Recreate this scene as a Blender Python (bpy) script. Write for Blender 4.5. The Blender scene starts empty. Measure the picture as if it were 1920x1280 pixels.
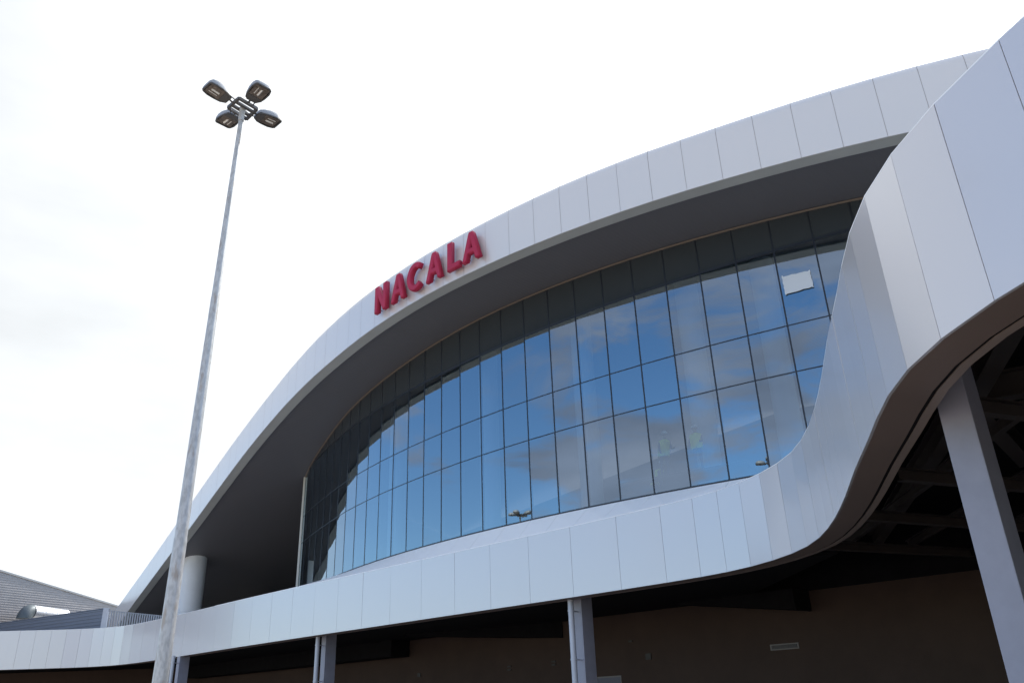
import bpy, bmesh, math, random
from mathutils import Vector, Matrix
from mathutils.geometry import tessellate_polygon
random.seed(7)
S = bpy.context.scene
C = S.collection
EYE = 1.6                                   # eye height; plan tables below are relative to the eye

# ------------------------------------------------------------------ camera
cd = bpy.data.cameras.new('camera'); cam = bpy.data.objects.new('camera', cd); C.objects.link(cam)
cd.sensor_width = 36; cd.lens = 1530.175 * 36 / 1920
cd.clip_start = .1; cd.clip_end = 5000
cam.matrix_world = (Matrix.Translation((0, 0, EYE)) @ Matrix.Rotation(math.radians(90 + 24.218), 4, 'X')
                    @ Matrix.Rotation(math.radians(-2.0487), 4, 'Z'))
S.camera = cam

# ------------------------------------------------------------------ sky, sun, exposure
SUN_AZ, SUN_EL = 38.0, 50.0                 # azimuth clockwise from +Y
sdir = Vector((math.sin(math.radians(SUN_AZ)) * math.cos(math.radians(SUN_EL)),
               math.cos(math.radians(SUN_AZ)) * math.cos(math.radians(SUN_EL)), math.sin(math.radians(SUN_EL))))
world = bpy.data.worlds.new('World'); S.world = world; world.use_nodes = True
nt = world.node_tree; nt.nodes.clear()
def N(t, tree=None, **kw):
    n = (tree or nt).nodes.new(t)
    for k, v in kw.items(): setattr(n, k, v)
    return n
def math_(op, a, b=None, c=None, tree=None, clamp=False):
    tree = tree or nt
    n = tree.nodes.new('ShaderNodeMath'); n.operation = op; n.use_clamp = clamp
    for i, v in enumerate((a, b, c)):
        if v is None: continue
        if isinstance(v, (int, float)): n.inputs[i].default_value = v
        else: tree.links.new(v, n.inputs[i])
    return n.outputs[0]
L = nt.links
out = N('ShaderNodeOutputWorld'); bg_sky = N('ShaderNodeBackground'); bg_cl = N('ShaderNodeBackground'); mix = N('ShaderNodeMixShader')
sky = N('ShaderNodeTexSky', sky_type='NISHITA', sun_disc=False, sun_elevation=math.radians(SUN_EL),
        sun_rotation=math.radians(SUN_AZ), altitude=100, air_density=1.0, dust_density=.6, ozone_density=2.0)
sat = N('ShaderNodeHueSaturation'); sat.inputs['Saturation'].default_value = 1.18
L.new(sky.outputs[0], sat.inputs['Color']); L.new(sat.outputs[0], bg_sky.inputs[0]); bg_sky.inputs[1].default_value = .148
tc = N('ShaderNodeTexCoord')
mp = N('ShaderNodeMapping'); mp.inputs['Scale'].default_value = (1, 1, 3.0); mp.inputs['Location'].default_value = (8.3, 2.2, 2.6)
L.new(tc.outputs['Generated'], mp.inputs[0])
ns = N('ShaderNodeTexNoise'); ns.inputs['Scale'].default_value = 2.8; ns.inputs['Detail'].default_value = 9; ns.inputs['Roughness'].default_value = .60; ns.inputs['Distortion'].default_value = .55
L.new(mp.outputs[0], ns.inputs['Vector'])
ns2 = N('ShaderNodeTexNoise'); ns2.inputs['Scale'].default_value = 5.5; ns2.inputs['Detail'].default_value = 6
L.new(mp.outputs[0], ns2.inputs['Vector'])
dot = N('ShaderNodeVectorMath', operation='DOT_PRODUCT'); L.new(tc.outputs['Generated'], dot.inputs[0]); dot.inputs[1].default_value = sdir
dsun = math_('MAXIMUM', dot.outputs['Value'], 0.0)
veil = N('ShaderNodeMapRange', interpolation_type='SMOOTHSTEP'); 
dotv = N('ShaderNodeVectorMath', operation='DOT_PRODUCT'); L.new(tc.outputs['Generated'], dotv.inputs[0])
dotv.inputs[1].default_value = (math.sin(math.radians(16)) * .906, math.cos(math.radians(16)) * .906, .42)
L.new(dotv.outputs['Value'], veil.inputs[0])
veil.inputs[1].default_value = .22; veil.inputs[2].default_value = .68
clm = N('ShaderNodeMapRange', interpolation_type='SMOOTHSTEP'); 
bias = N('ShaderNodeVectorMath', operation='DOT_PRODUCT'); L.new(tc.outputs['Generated'], bias.inputs[0]); bias.inputs[1].default_value = (-.35, -.94, 1.2)
L.new(math_('ADD', ns.outputs[0], math_('MULTIPLY_ADD', bias.outputs['Value'], .15, -.146)), clm.inputs[0])
clm.inputs[1].default_value = .455; clm.inputs[2].default_value = .585; clm.inputs[4].default_value = .9
fac = math_('MAXIMUM', math_('MULTIPLY', veil.outputs[0], .985), clm.outputs[0], clamp=True)
L.new(fac, mix.inputs[0])
# cloud brightness: grey shaded undersides away from the sun, glowing veil towards it
glow = math_('MULTIPLY_ADD', math_('POWER', dsun, 6), 1.2, .415)
sep = N('ShaderNodeSeparateXYZ'); L.new(tc.outputs['Generated'], sep.inputs[0])
hz = math_('MULTIPLY', math_('POWER', math_('SUBTRACT', 1.0, math_('MAXIMUM', sep.outputs[2], 0.0)), 4.0), math_('MULTIPLY', veil.outputs[0], .22))
glow = math_('ADD', glow, hz)
tex = math_('MULTIPLY_ADD', ns2.outputs[0], 1.3, .35)
tw = math_('MULTIPLY', veil.outputs[0], .72)                     # the veil towards the sun is smoother than the clouds behind
tex = math_('ADD', math_('MULTIPLY', tex, math_('SUBTRACT', 1.0, tw)), math_('MULTIPLY', tw, 1.10))
L.new(math_('MULTIPLY', glow, tex), bg_cl.inputs[1])
cr = N('ShaderNodeMix', data_type='RGBA'); L.new(veil.outputs[0], cr.inputs[0]); cr.inputs[6].default_value = (.74, .80, 1, 1); cr.inputs[7].default_value = (.95, .98, 1, 1)
L.new(cr.outputs[2], bg_cl.inputs[0])
L.new(bg_sky.outputs[0], mix.inputs[1]); L.new(bg_cl.outputs[0], mix.inputs[2]); L.new(mix.outputs[0], out.inputs[0])

sl = bpy.data.lights.new('sun', 'SUN'); sl.energy = 2.0; sl.angle = math.radians(3); sl.color = (1, .96, .9)
so = bpy.data.objects.new('sun', sl); C.objects.link(so); so.location = (20, 60, 80)
so.rotation_euler = (-sdir).to_track_quat('-Z', 'Y').to_euler()
S.view_settings.view_transform = 'Standard'; S.view_settings.look = 'None'; S.view_settings.gamma = 1
S.view_settings.use_curve_mapping = False; S.view_settings.exposure = 1.05
S.cycles.max_bounces = 10; S.cycles.transparent_max_bounces = 16

# ------------------------------------------------------------------ materials
def mat(name, col, rough=.5, metal=0.0, noise=0.0, nscale=3.0, bump=0.0, bscale=20.0, coat=0.0, spec=.5, col2=None, stretch=(1, 1, 1)):
    m = bpy.data.materials.new(name); m.use_nodes = True; t = m.node_tree; b = t.nodes['Principled BSDF']
    b.inputs['Base Color'].default_value = (*col, 1); b.inputs['Roughness'].default_value = rough; b.inputs['Metallic'].default_value = metal
    b.inputs['Coat Weight'].default_value = coat; b.inputs['Coat Roughness'].default_value = .08; b.inputs['Specular IOR Level'].default_value = spec
    if noise or bump:
        g = t.nodes.new('ShaderNodeNewGeometry'); mpn = t.nodes.new('ShaderNodeMapping'); mpn.inputs['Scale'].default_value = stretch
        t.links.new(g.outputs['Position'], mpn.inputs[0])
    if noise:
        n = t.nodes.new('ShaderNodeTexNoise'); n.inputs['Scale'].default_value = nscale; n.inputs['Detail'].default_value = 7; n.inputs['Roughness'].default_value = .6
        t.links.new(mpn.outputs[0], n.inputs['Vector'])
        r = t.nodes.new('ShaderNodeValToRGB'); c2 = col2 or tuple(c * (1 - noise) for c in col)
        r.color_ramp.elements[0].position = .33; r.color_ramp.elements[0].color = (*c2, 1)
        r.color_ramp.elements[1].position = .66; r.color_ramp.elements[1].color = (*col, 1)
        t.links.new(n.outputs[0], r.inputs[0]); t.links.new(r.outputs[0], b.inputs['Base Color'])
        rr = t.nodes.new('ShaderNodeMapRange'); rr.inputs[3].default_value = max(.02, rough - .06); rr.inputs[4].default_value = min(1, rough + .08)
        t.links.new(n.outputs[0], rr.inputs[0]); t.links.new(rr.outputs[0], b.inputs['Roughness'])
    if bump:
        n2 = t.nodes.new('ShaderNodeTexNoise'); n2.inputs['Scale'].default_value = bscale; n2.inputs['Detail'].default_value = 5
        t.links.new(mpn.outputs[0], n2.inputs['Vector'])
        bp = t.nodes.new('ShaderNodeBump'); bp.inputs['Strength'].default_value = bump; bp.inputs['Distance'].default_value = .01
        t.links.new(n2.outputs[0], bp.inputs['Height']); t.links.new(bp.outputs[0], b.inputs['Normal'])
    return m
M = {}
M['panel'] = mat('silver_composite_panel', (.74, .715, .69), .32, .22, coat=.15)
M['panel2'] = mat('silver_composite_panel_lower', (.665, .65, .665), .27, .22, coat=.3)
M['backing'] = mat('panel_joint_backing', (.55, .46, .41), .8)
M['sill'] = mat('sill_metal', (.94, .94, .94), .5, 0, noise=.02, nscale=.8)
M['lip'] = mat('soffit_lip', (.55, .56, .53), .5, .1, noise=.08, nscale=.6)
M['trim'] = mat('tan_trim', (.24, .19, .15), .5)
M['jamb'] = mat('pale_jamb', (.75, .73, .66), .5)
M['mullion'] = mat('mullion_black', (.02, .025, .035), .35, .3)
M['strip'] = mat('brown_soffit_strip', (.20, .145, .12), .55, 0, noise=.1, nscale=.7)
M['strip_edge'] = mat('brown_soffit_edge', (.28, .215, .18), .5)
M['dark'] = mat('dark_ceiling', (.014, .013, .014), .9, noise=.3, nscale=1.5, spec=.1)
M['steel'] = mat('dark_primed_steel', (.055, .042, .037), .6, noise=.2, nscale=2)
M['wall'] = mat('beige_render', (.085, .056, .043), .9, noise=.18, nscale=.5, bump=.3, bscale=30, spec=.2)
M['porch'] = mat('porch_cladding', (.13, .12, .115), .7, noise=.2, nscale=.6)
M['column'] = mat('painted_steel_column', (.37, .37, .44), .45, .1, noise=.12, nscale=2.2, bump=.1, bscale=12)
M['pipe'] = mat('grey_pipe', (.58, .60, .66), .4, .1, noise=.1, nscale=2)
M['white'] = mat('white_painted_concrete', (.80, .82, .84), .55, noise=.08, nscale=1.1, bump=.15, bscale=9)
M['red'] = mat('raspberry_letter', (.44, .022, .07), .55, 0, noise=.10, nscale=2, spec=.3)
M['concrete'] = mat('concrete_paving', (.42, .36, .30), .9, noise=.2, nscale=.4, bump=.4, bscale=8)
M['roof'] = mat('roof_sheet', (.45, .46, .48), .5, .2)
M['shed'] = mat('ribbed_shed_metal', (.36, .34, .335), .4, .45, noise=.2, nscale=.18)
M['screen'] = mat('blue_grey_screen', (.16, .185, .24), .5, .2, noise=.12, nscale=.3)
M['flash'] = mat('grey_flashing', (.38, .38, .37), .5, .2)
M['duct'] = mat('galvanised_duct', (.80, .81, .83), .28, .6, noise=.08, nscale=1.5)
M['duct_dark'] = mat('duct_dark', (.10, .12, .13), .5, .3)
M['fence'] = mat('fence_bar_metal', (.75, .77, .82), .5, .2)
M['lamp_body'] = mat('luminaire_grey', (.36, .37, .38), .45, .2, noise=.12, nscale=9)
M['lamp_rim'] = mat('luminaire_rim', (.11, .105, .10), .45, .2)
M['reflector'] = mat('lamp_reflector', (.32, .26, .21), .3, .7, noise=.5, nscale=14)
M['tube'] = mat('lamp_tube', (.85, .84, .80), .25)
M['lens'] = mat('lamp_lens', (.09, .07, .055), .08, 0, spec=.8)
M['paper'] = mat('white_paper', (.66, .70, .75), .8)
M['interior'] = mat('interior_plaster', (.16, .16, .17), .9)
M['int_white'] = mat('interior_column', (.45, .48, .55), .7)
M['int_floor'] = mat('interior_floor', (.12, .12, .13), .6)
M['vest'] = mat('hi_vis_vest', (.78, .98, .10), .6)
M['vest_o'] = mat('orange_vest', (.85, .25, .08), .6)
M['cloth'] = mat('work_cloth', (.06, .08, .14), .8)
M['skin'] = mat('skin', (.30, .17, .11), .6)
M['hat'] = mat('white_helmet', (.8, .8, .78), .35)
M['board'] = mat('grey_board', (.14, .13, .15), .6)
M['fixture'] = mat('fixture_dark', (.03, .028, .028), .6)

# galvanised mast: grey zinc bloom, vertical streaks, rust spots
def mast_mat():
    m = bpy.data.materials.new('galvanised_steel'); m.use_nodes = True; t = m.node_tree; b = t.nodes['Principled BSDF']
    g = t.nodes.new('ShaderNodeNewGeometry')
    def noise(scale, stretch, det=6):
        mm = t.nodes.new('ShaderNodeMapping'); mm.inputs['Scale'].default_value = stretch; t.links.new(g.outputs['Position'], mm.inputs[0])
        n = t.nodes.new('ShaderNodeTexNoise'); n.inputs['Scale'].default_value = scale; n.inputs['Detail'].default_value = det; t.links.new(mm.outputs[0], n.inputs['Vector']); return n.outputs[0]
    r = t.nodes.new('ShaderNodeValToRGB'); r.color_ramp.elements[0].position = .36; r.color_ramp.elements[0].color = (.42, .42, .41, 1)
    r.color_ramp.elements[1].position = .60; r.color_ramp.elements[1].color = (.56, .56, .55, 1)
    t.links.new(noise(11, (1.6, 1.6, .7), 8), r.inputs[0])
    r2 = t.nodes.new('ShaderNodeValToRGB'); r2.color_ramp.elements[0].position = .58; r2.color_ramp.elements[0].color = (0, 0, 0, 1)
    r2.color_ramp.elements[1].position = .68; r2.color_ramp.elements[1].color = (1, 1, 1, 1)
    t.links.new(noise(3.3, (2.2, 2.2, .55), 5), r2.inputs[0])
    mx = t.nodes.new('ShaderNodeMix'); mx.data_type = 'RGBA'; t.links.new(math_('MULTIPLY', r2.outputs[0], .75, tree=t), mx.inputs[0])
    t.links.new(r.outputs[0], mx.inputs[6]); mx.inputs[7].default_value = (.36, .29, .23, 1)
    t.links.new(mx.outputs[2], b.inputs['Base Color']); b.inputs['Metallic'].default_value = .2; b.inputs['Roughness'].default_value = .5
    return m
M['mast'] = mast_mat()

# solar-control glass: coated mirror over a view of the dim hall
def glass_mat():
    m = bpy.data.materials.new('solar_glass'); m.use_nodes = True; t = m.node_tree; t.nodes.clear()
    o = t.nodes.new('ShaderNodeOutputMaterial'); mx = t.nodes.new('ShaderNodeMixShader')
    tr = t.nodes.new('ShaderNodeBsdfTransparent'); tr.inputs[0].default_value = (.46, .56, .64, 1)
    gl = t.nodes.new('ShaderNodeBsdfGlossy'); gl.inputs['Color'].default_value = (.76, .91, 1, 1); gl.inputs['Roughness'].default_value = 0.0
    fr = t.nodes.new('ShaderNodeLayerWeight'); fr.inputs['Blend'].default_value = .30
    g = t.nodes.new('ShaderNodeNewGeometry'); n = t.nodes.new('ShaderNodeTexNoise'); n.inputs['Scale'].default_value = .55; n.inputs['Detail'].default_value = 2
    t.links.new(g.outputs['Position'], n.inputs['Vector'])
    bp = t.nodes.new('ShaderNodeBump'); bp.inputs['Strength'].default_value = .04; bp.inputs['Distance'].default_value = .05
    t.links.new(n.outputs[0], bp.inputs['Height']); t.links.new(bp.outputs[0], gl.inputs['Normal'])
    f = math_('MULTIPLY_ADD', fr.outputs['Fresnel'], .80, .27, tree=t, clamp=True)
    t.links.new(f, mx.inputs[0]); t.links.new(tr.outputs[0], mx.inputs[1]); t.links.new(gl.outputs[0], mx.inputs[2]); t.links.new(mx.outputs[0], o.inputs[0])
    return m
M['glass'] = glass_mat()
M['spandrel'] = mat('spandrel_glass', (.034, .042, .048), .08, 0, spec=.9)

# ------------------------------------------------------------------ mesh helpers
def tag(o, label=None, cat=None, group=None, kind=None):
    if label: o['label'] = label
    if cat: o['category'] = cat
    if group: o['group'] = group
    if kind: o['kind'] = kind
    return o
def empty(name, loc, rz=0):
    o = bpy.data.objects.new(name, None); C.objects.link(o); o.location = loc; o.rotation_euler.z = rz; o.empty_display_size = .3
    return o
def mesh(name, V, F, m, parent=None, smooth=False, mats=None, fm=None):
    """V in world coordinates; re-based on the parent's place"""
    me = bpy.data.meshes.new(name)
    me.from_pydata([tuple(v) for v in V], [], F); me.validate(); me.update()
    for mm in (mats or [m]): me.materials.append(mm)
    if fm:
        for p, i in zip(me.polygons, fm): p.material_index = i
    if smooth: me.polygons.foreach_set('use_smooth', [True] * len(me.polygons))
    if len(F) > 1: bm = bmesh.new(); bm.from_mesh(me); bmesh.ops.recalc_face_normals(bm, faces=bm.faces); bm.to_mesh(me); bm.free()
    o = bpy.data.objects.new(name, me); C.objects.link(o)
    if parent:
        o.parent = parent
        if parent.type == 'EMPTY': off = Vector(parent.location)
        else: off = Vector(parent.get('_off', (0, 0, 0)))
        if off.length:
            o.matrix_parent_inverse = Matrix.Translation(-off) if parent.type == 'EMPTY' else Matrix.Identity(4)
    return o
BOXF = [(0, 1, 2, 3), (7, 6, 5, 4), (0, 4, 5, 1), (1, 5, 6, 2), (2, 6, 7, 3), (3, 7, 4, 0)]
class MB:
    def __init__(s): s.V = []; s.F = []
    def add(s, V, F):
        n = len(s.V); s.V += [tuple(v) for v in V]; s.F += [tuple(i + n for i in f) for f in F]; return s
    def box(s, c, ax, ay, az):      # centre and three half-axis vectors
        c, ax, ay, az = map(Vector, (c, ax, ay, az))
        return s.add([c - ax - ay - az, c + ax - ay - az, c + ax + ay - az, c - ax + ay - az, c - ax - ay + az, c + ax - ay + az, c + ax + ay + az, c - ax + ay + az], BOXF)
    def bar(s, a, b, w, h, up=(0, 0, 1)):
        a, b = Vector(a), Vector(b); d = (b - a); u = Vector(up); side = d.cross(u).normalized(); u2 = side.cross(d).normalized()
        return s.box((a + b) / 2, d / 2, side * w / 2, u2 * h / 2)
    def tube(s, a, b, r0, r1=None, n=20, caps=True):
        a, b = Vector(a), Vector(b); r1 = r0 if r1 is None else r1; d = (b - a).normalized()
        q = Vector((0, 0, 1)) if abs(d.z) < .9 else Vector((1, 0, 0)); e = d.cross(q).normalized(); g = d.cross(e)
        V = []
        for c, r in ((a, r0), (b, r1)):
            V += [c + (e * math.cos(2 * math.pi * i / n) + g * math.sin(2 * math.pi * i / n)) * r for i in range(n)]
        F = [(i, (i + 1) % n, n + (i + 1) % n, n + i) for i in range(n)]
        if caps: F += [tuple(range(n))[::-1], tuple(range(n, 2 * n))]
        return s.add(V, F)
    def prism(s, base, top):
        n = len(base); return s.add(list(base) + list(top), [tuple(range(n))[::-1], tuple(range(n, 2 * n))] + [(i, (i + 1) % n, n + (i + 1) % n, n + i) for i in range(n)])
    def build(s, name, m, parent=None, smooth=False): return mesh(name, s.V, s.F, m, parent, smooth)
def smooth_by_angle(o, deg=35):
    me = o.data; me.polygons.foreach_set('use_smooth', [True] * len(me.polygons))
    bm = bmesh.new(); bm.from_mesh(me)
    for e in bm.edges:
        if len(e.link_faces) == 2 and e.calc_face_angle(0) > math.radians(deg): e.smooth = False
    bm.to_mesh(me); bm.free()

def spline(tab):
    xs = [a for a, _ in tab]; ys = [b for _, b in tab]; n = len(xs)
    sl_ = [(ys[i + 1] - ys[i]) / (xs[i + 1] - xs[i]) for i in range(n - 1)]
    tg = [sl_[0]] + [(sl_[i - 1] * (xs[i + 1] - xs[i]) + sl_[i] * (xs[i] - xs[i - 1])) / (xs[i + 1] - xs[i - 1]) for i in range(1, n - 1)] + [sl_[-1]]
    def f(x):
        if x <= xs[0]: return ys[0] + tg[0] * (x - xs[0])
        if x >= xs[-1]: return ys[-1] + tg[-1] * (x - xs[-1])
        i = max(j for j in range(n - 1) if xs[j] <= x); h = xs[i + 1] - xs[i]; t = (x - xs[i]) / h
        return ((2 * t**3 - 3 * t**2 + 1) * ys[i] + (t**3 - 2 * t**2 + t) * h * tg[i] + (-2 * t**3 + 3 * t**2) * ys[i + 1] + (t**3 - t**2) * h * tg[i + 1])
    return f
CX, CY, R = 41.0458, 79.3896, 60.382        # plan circle of the glass wall
def circ(phi, r):                            # phi in degrees
    p = math.radians(phi); return Vector((CX - r * math.sin(p), CY - r * math.cos(p)))

OH = 3.7                                     # roof overhang beyond the glass
ST = [Vector(p) for p in ((-8.487, 38.732), (-9.734, 40.295), (-10.949, 41.884), (-12.133, 43.496), (-13.292, 45.126), (-47.535, 94.395))]
def sigma(P):
    """distance along the roof edge of the point of the edge that lies square in front of P"""
    P = Vector((P[0], P[1])); ph = math.degrees(math.atan2(CX - P.x, CY - P.y))
    if ph <= 50.62: return math.radians(ph - 50.62) * (R + OH)
    best = None; c = 0
    for A, B in zip(ST[:-1], ST[1:]):
        d = B - A; t = max(0, min(1, (P - A).dot(d) / d.dot(d))); q = (P - A - d * t).length
        if best is None or q < best[0]: best = (q, c + t * d.length)
        c += d.length
    return best[1]
# heights (above the eye) of the underside and top of the arched roof, along its edge
F_b = spline([(-60, 12.4), (-45, 14.6), (-35, 15.95), (-27.2, 16.78), (-21.7, 17.17), (-16.2, 17.47), (-10.8, 17.65), (-7, 17.70), (-3, 17.62), (1.5, 17.40), (5.7, 17.14), (10.6, 16.66), (15.5, 15.93), (21.5, 14.75), (28, 13.38), (34.8, 12.03), (41, 10.78), (47.8, 9.40), (60, 6.5)])
F_t = spline([(-60, 15.6), (-45, 17.6), (-35, 18.85), (-28.6, 19.36), (-21.7, 19.66), (-16.2, 19.94), (-10.8, 20.05), (-5, 20.10), (-.7, 20.02), (4, 19.76), (8.6, 19.30), (13.9, 18.56), (20.1, 17.48), (23.5, 16.8), (29.7, 15.5), (34.5, 14.5), (42, 12.95), (54.5, 10.5), (62, 9)])
def f_bot(P): return F_b(sigma(P))
def f_top(P): return F_t(sigma(P))

# ------------------------------------------------------------------ ground
g = mesh('ground', [(-600, -600, 0), (600, -600, 0), (600, 600, 0), (-600, 600, 0)], [(0, 1, 2, 3)], M['concrete'])
tag(g, kind='structure')

# ------------------------------------------------------------------ terminal building
T = tag(empty('airport_terminal', (0, 34, 0)), 'airport terminal with arched silver roof edge, curved blue glass wall and sweeping canopy', 'building')

# upper fascia plan: circle, then a straight run down to the left
up = []                                      # (P, outward normal)
step = 1.2255
phi = 26.32 - 15 * step
while phi < 50.0:
    P = circ(phi, R + OH); n = (P - Vector((CX, CY))).normalized(); up.append((P, n)); phi += step
nlast = (circ(50.62, R + OH) - Vector((CX, CY))).normalized()
cum = 0; sq = .15; seg = list(zip(ST[:-1], ST[1:])); si = 0
dl = (ST[-1] - ST[-2]).normalized(); nS = Vector((-dl.y, dl.x))
if nS.y > 0: nS = -nS
while sq < 59:
    while sq > cum + (seg[si][1] - seg[si][0]).length: cum += (seg[si][1] - seg[si][0]).length; si += 1
    A, B = seg[si]; P = A + (B - A).normalized() * (sq - cum)
    w = min(1, sq / 8); up.append((P, (nlast * (1 - w) + nS * w).normalized())); sq += 1.37
def v3(P, z): return Vector((P[0], P[1], z + EYE))
# backing band behind the panels
bk = MB()
for (A, na), (B, nb) in zip(up[:-1], up[1:]):
    a0, b0 = A - na * .05, B - nb * .05; a1, b1 = A - na * .40, B - nb * .40
    bk.prism([v3(a0, f_bot(A) + .02), v3(b0, f_bot(B) + .02), v3(b1, f_bot(B) + .02), v3(a1, f_bot(A) + .02)],
             [v3(a0, f_top(A) - .42), v3(b0, f_top(B) - .42), v3(b1, f_top(B) - .12), v3(a1, f_top(A) - .12)])
for (A, na), (B, nb) in zip(up[:-1], up[1:]):
    a0, b0 = A - na * .15, B - nb * .15; a1, b1 = A - na * .46, B - nb * .46
    bk.prism([v3(a0, f_top(A) - .5), v3(b0, f_top(B) - .5), v3(b1, f_top(B) - .5), v3(a1, f_top(A) - .5)],
             [v3(a0, f_top(A) - .12), v3(b0, f_top(B) - .12), v3(b1, f_top(B) - .01), v3(a1, f_top(A) - .01)])
UF = bk.build('upper_fascia', M['backing'], T)
GAP = .006
for i, ((A, na), (B, nb)) in enumerate(zip(up[:-1], up[1:])):
    d = (B - A).normalized(); A2, B2 = A + d * GAP, B - d * GAP
    # real panels never sit perfectly true: a millimetre or two of play each
    j = random.uniform(-.002, .002)
    prof = [(0, 'b', 0), (0, 't', -.42), (.03, 't', -.24), (.12, 't', -.09), (.27, 't', -.01), (.48, 't', .04)]
    V = []
    for (Q, n, X) in ((A2, na, A2), (B2, nb, B2)):
        for off, w, dz in prof: V.append(v3(Q - n * (off + j), (f_bot(X) if w == 'b' else f_top(X)) + dz))
        V.append(v3(Q - n * .48, f_top(X) + .0)); 
        V.append(v3(Q - n * (.045 + j), f_bot(X)))
    m_ = len(prof) + 2
    F = [(q, q + 1, m_ + q + 1, m_ + q) for q in range(m_ - 1)] + [(m_ - 1, 0, m_, 2 * m_ - 1)]
    o = mesh('fascia_panel', V, F, M['panel'], UF); smooth_by_angle(o, 30)

# lip under the fascia, and barrel soffit behind it
lip = MB(); LW = .62
for (A, na), (B, nb) in zip(up[:-1], up[1:]):
    a0, b0 = A - na * .05, B - nb * .05; a1, b1 = A - na * LW, B - nb * LW
    lip.prism([v3(a0, f_bot(A) + .004), v3(b0, f_bot(B) + .004), v3(b1, f_bot(B) + .004), v3(a1, f_bot(A) + .004)],
              [v3(a0, f_bot(A) + .018), v3(b0, f_bot(B) + .018), v3(b1, f_bot(B) + .14), v3(a1, f_bot(A) + .14)])
lip.build('soffit_lip', M['lip'], T)
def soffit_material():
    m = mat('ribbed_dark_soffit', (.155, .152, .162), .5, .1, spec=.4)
    t = m.node_tree; b = t.nodes['Principled BSDF']; g_ = t.nodes.new('ShaderNodeNewGeometry'); w = t.nodes.new('ShaderNodeTexWave')
    mm = t.nodes.new('ShaderNodeMapping'); mm.inputs['Rotation'].default_value = (0, 0, math.radians(44)); t.links.new(g_.outputs['Position'], mm.inputs[0])
    w.inputs['Scale'].default_value = 1.6; w.bands_direction = 'X'; t.links.new(mm.outputs[0], w.inputs['Vector'])
    bp = t.nodes.new('ShaderNodeBump'); bp.inputs['Strength'].default_value = .25; bp.inputs['Distance'].default_value = .02
    t.links.new(w.outputs[1], bp.inputs['Height']); t.links.new(bp.outputs[0], b.inputs['Normal'])
    return m
M['soffit'] = soffit_material()
V = []; F = []; rows = [LW, 1.6, 3.0, 6.0, 10.0, 15.0, 22.0, 30.0]        # inward distances
for (A, na) in up:
    for r_ in rows:
        Q = A - na * r_; V.append(v3(Q, f_bot(A) + .10))
W_ = len(rows)
for i in range(len(up) - 1):
    for q in range(W_ - 1): F.append((i * W_ + q, i * W_ + q + 1, (i + 1) * W_ + q + 1, (i + 1) * W_ + q))
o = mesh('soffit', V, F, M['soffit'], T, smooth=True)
# roof above
V = []; F = []
for (A, na) in up:
    Q = A - na * .48; V += [v3(Q, f_top(A) + .0), v3(A - na * 30, f_top(A) + .0)]
for i in range(len(up) - 1): F.append((2 * i, 2 * i + 1, 2 * i + 3, 2 * i + 2))
mesh('roof', V, F, M['roof'], T, smooth=True)

# ---- curved glass wall
ZB, Z3, Z2, Z1 = 7.288, 10.765, 12.594, 15.80
SP = 1.4995
k0 = math.degrees(math.atan2(-(11.511 - CX), -(26.712 - CY)))
dphi = math.degrees(SP / R)
GP = []                                      # right to left
for i in range(-9, 21): GP.append(circ(k0 + i * dphi, R))
GP += [Vector(p) for p in ((-10.78, 48.45), (-11.52, 49.75), (-12.24, 51.07), (-12.96, 52.39), (-13.66, 53.71), (-14.32, 55.06), (-14.93, 56.43))]
def head(P): return f_bot(P) + .04
GW = MB()
for A, B in zip(GP[:-1], GP[1:]):            # base rail
    GW.bar(v3(A, ZB - .03), v3(B, ZB - .03), .14, .07)
GW = GW.build('glass_wall', M['mullion'], T)
def gn(A, B):
    d = (B - A).normalized(); n = Vector((d.y, -d.x)); mid = (A + B) / 2
    if n.dot(-mid) < 0: n = -n
    return d, n
for i, (A, B) in enumerate(zip(GP[:-1], GP[1:])):
    d, n = gn(A, B); a, b = A + d * .012, B - d * .012
    rowsz = [(ZB + .01, Z3 - .02), (Z3 + .02, Z2 - .02), (Z2 + .02, Z1 - .03)]
    for zlo, zhi in rowsz:
        if min(head(a), head(b)) < zhi: 
            za, zb_ = min(zhi, head(a) - .02), min(zhi, head(b) - .02)
        else: za = zb_ = zhi
        t1 = random.uniform(-.0026, .0026); t2 = random.uniform(-.0022, .0022)
        p = [v3(a + n * t1, zlo), v3(b - n * t1, zlo), v3(b - n * t1 + n * t2, zb_), v3(a + n * t1 + n * t2, za)]
        q_ = (p[1] - p[0]).cross(p[3] - p[0])
        mesh('glass_pane', p, [(0, 1, 2, 3)] if q_.x * n.x + q_.y * n.y > 0 else [(3, 2, 1, 0)], M['glass'], GW)
    if head(a) > Z1 + .08 and head(b) > Z1 + .08:
        p = [v3(a, Z1 + .03), v3(b, Z1 + .03), v3(b, head(b) - .01), v3(a, head(a) - .01)]
        q = [x - Vector((n.x, n.y, 0)) * .03 for x in p]
        mesh('spandrel_panel', p + q, [(0, 1, 2, 3), (7, 6, 5, 4), (0, 4, 5, 1), (1, 5, 6, 2), (2, 6, 7, 3), (3, 7, 4, 0)], M['spandrel'], GW)
for i, P in enumerate(GP):
    A = GP[max(0, i - 1)]; B = GP[min(len(GP) - 1, i + 1)]; d, n = gn(A, B)
    MB().box(v3(P - n * .05, (ZB - .05 + head(P)) / 2), Vector((d.x, d.y, 0)) * .029, Vector((n.x, n.y, 0)) * .06, (0, 0, (head(P) - ZB + .05) / 2)).build('mullion', M['mullion'], GW)
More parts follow.
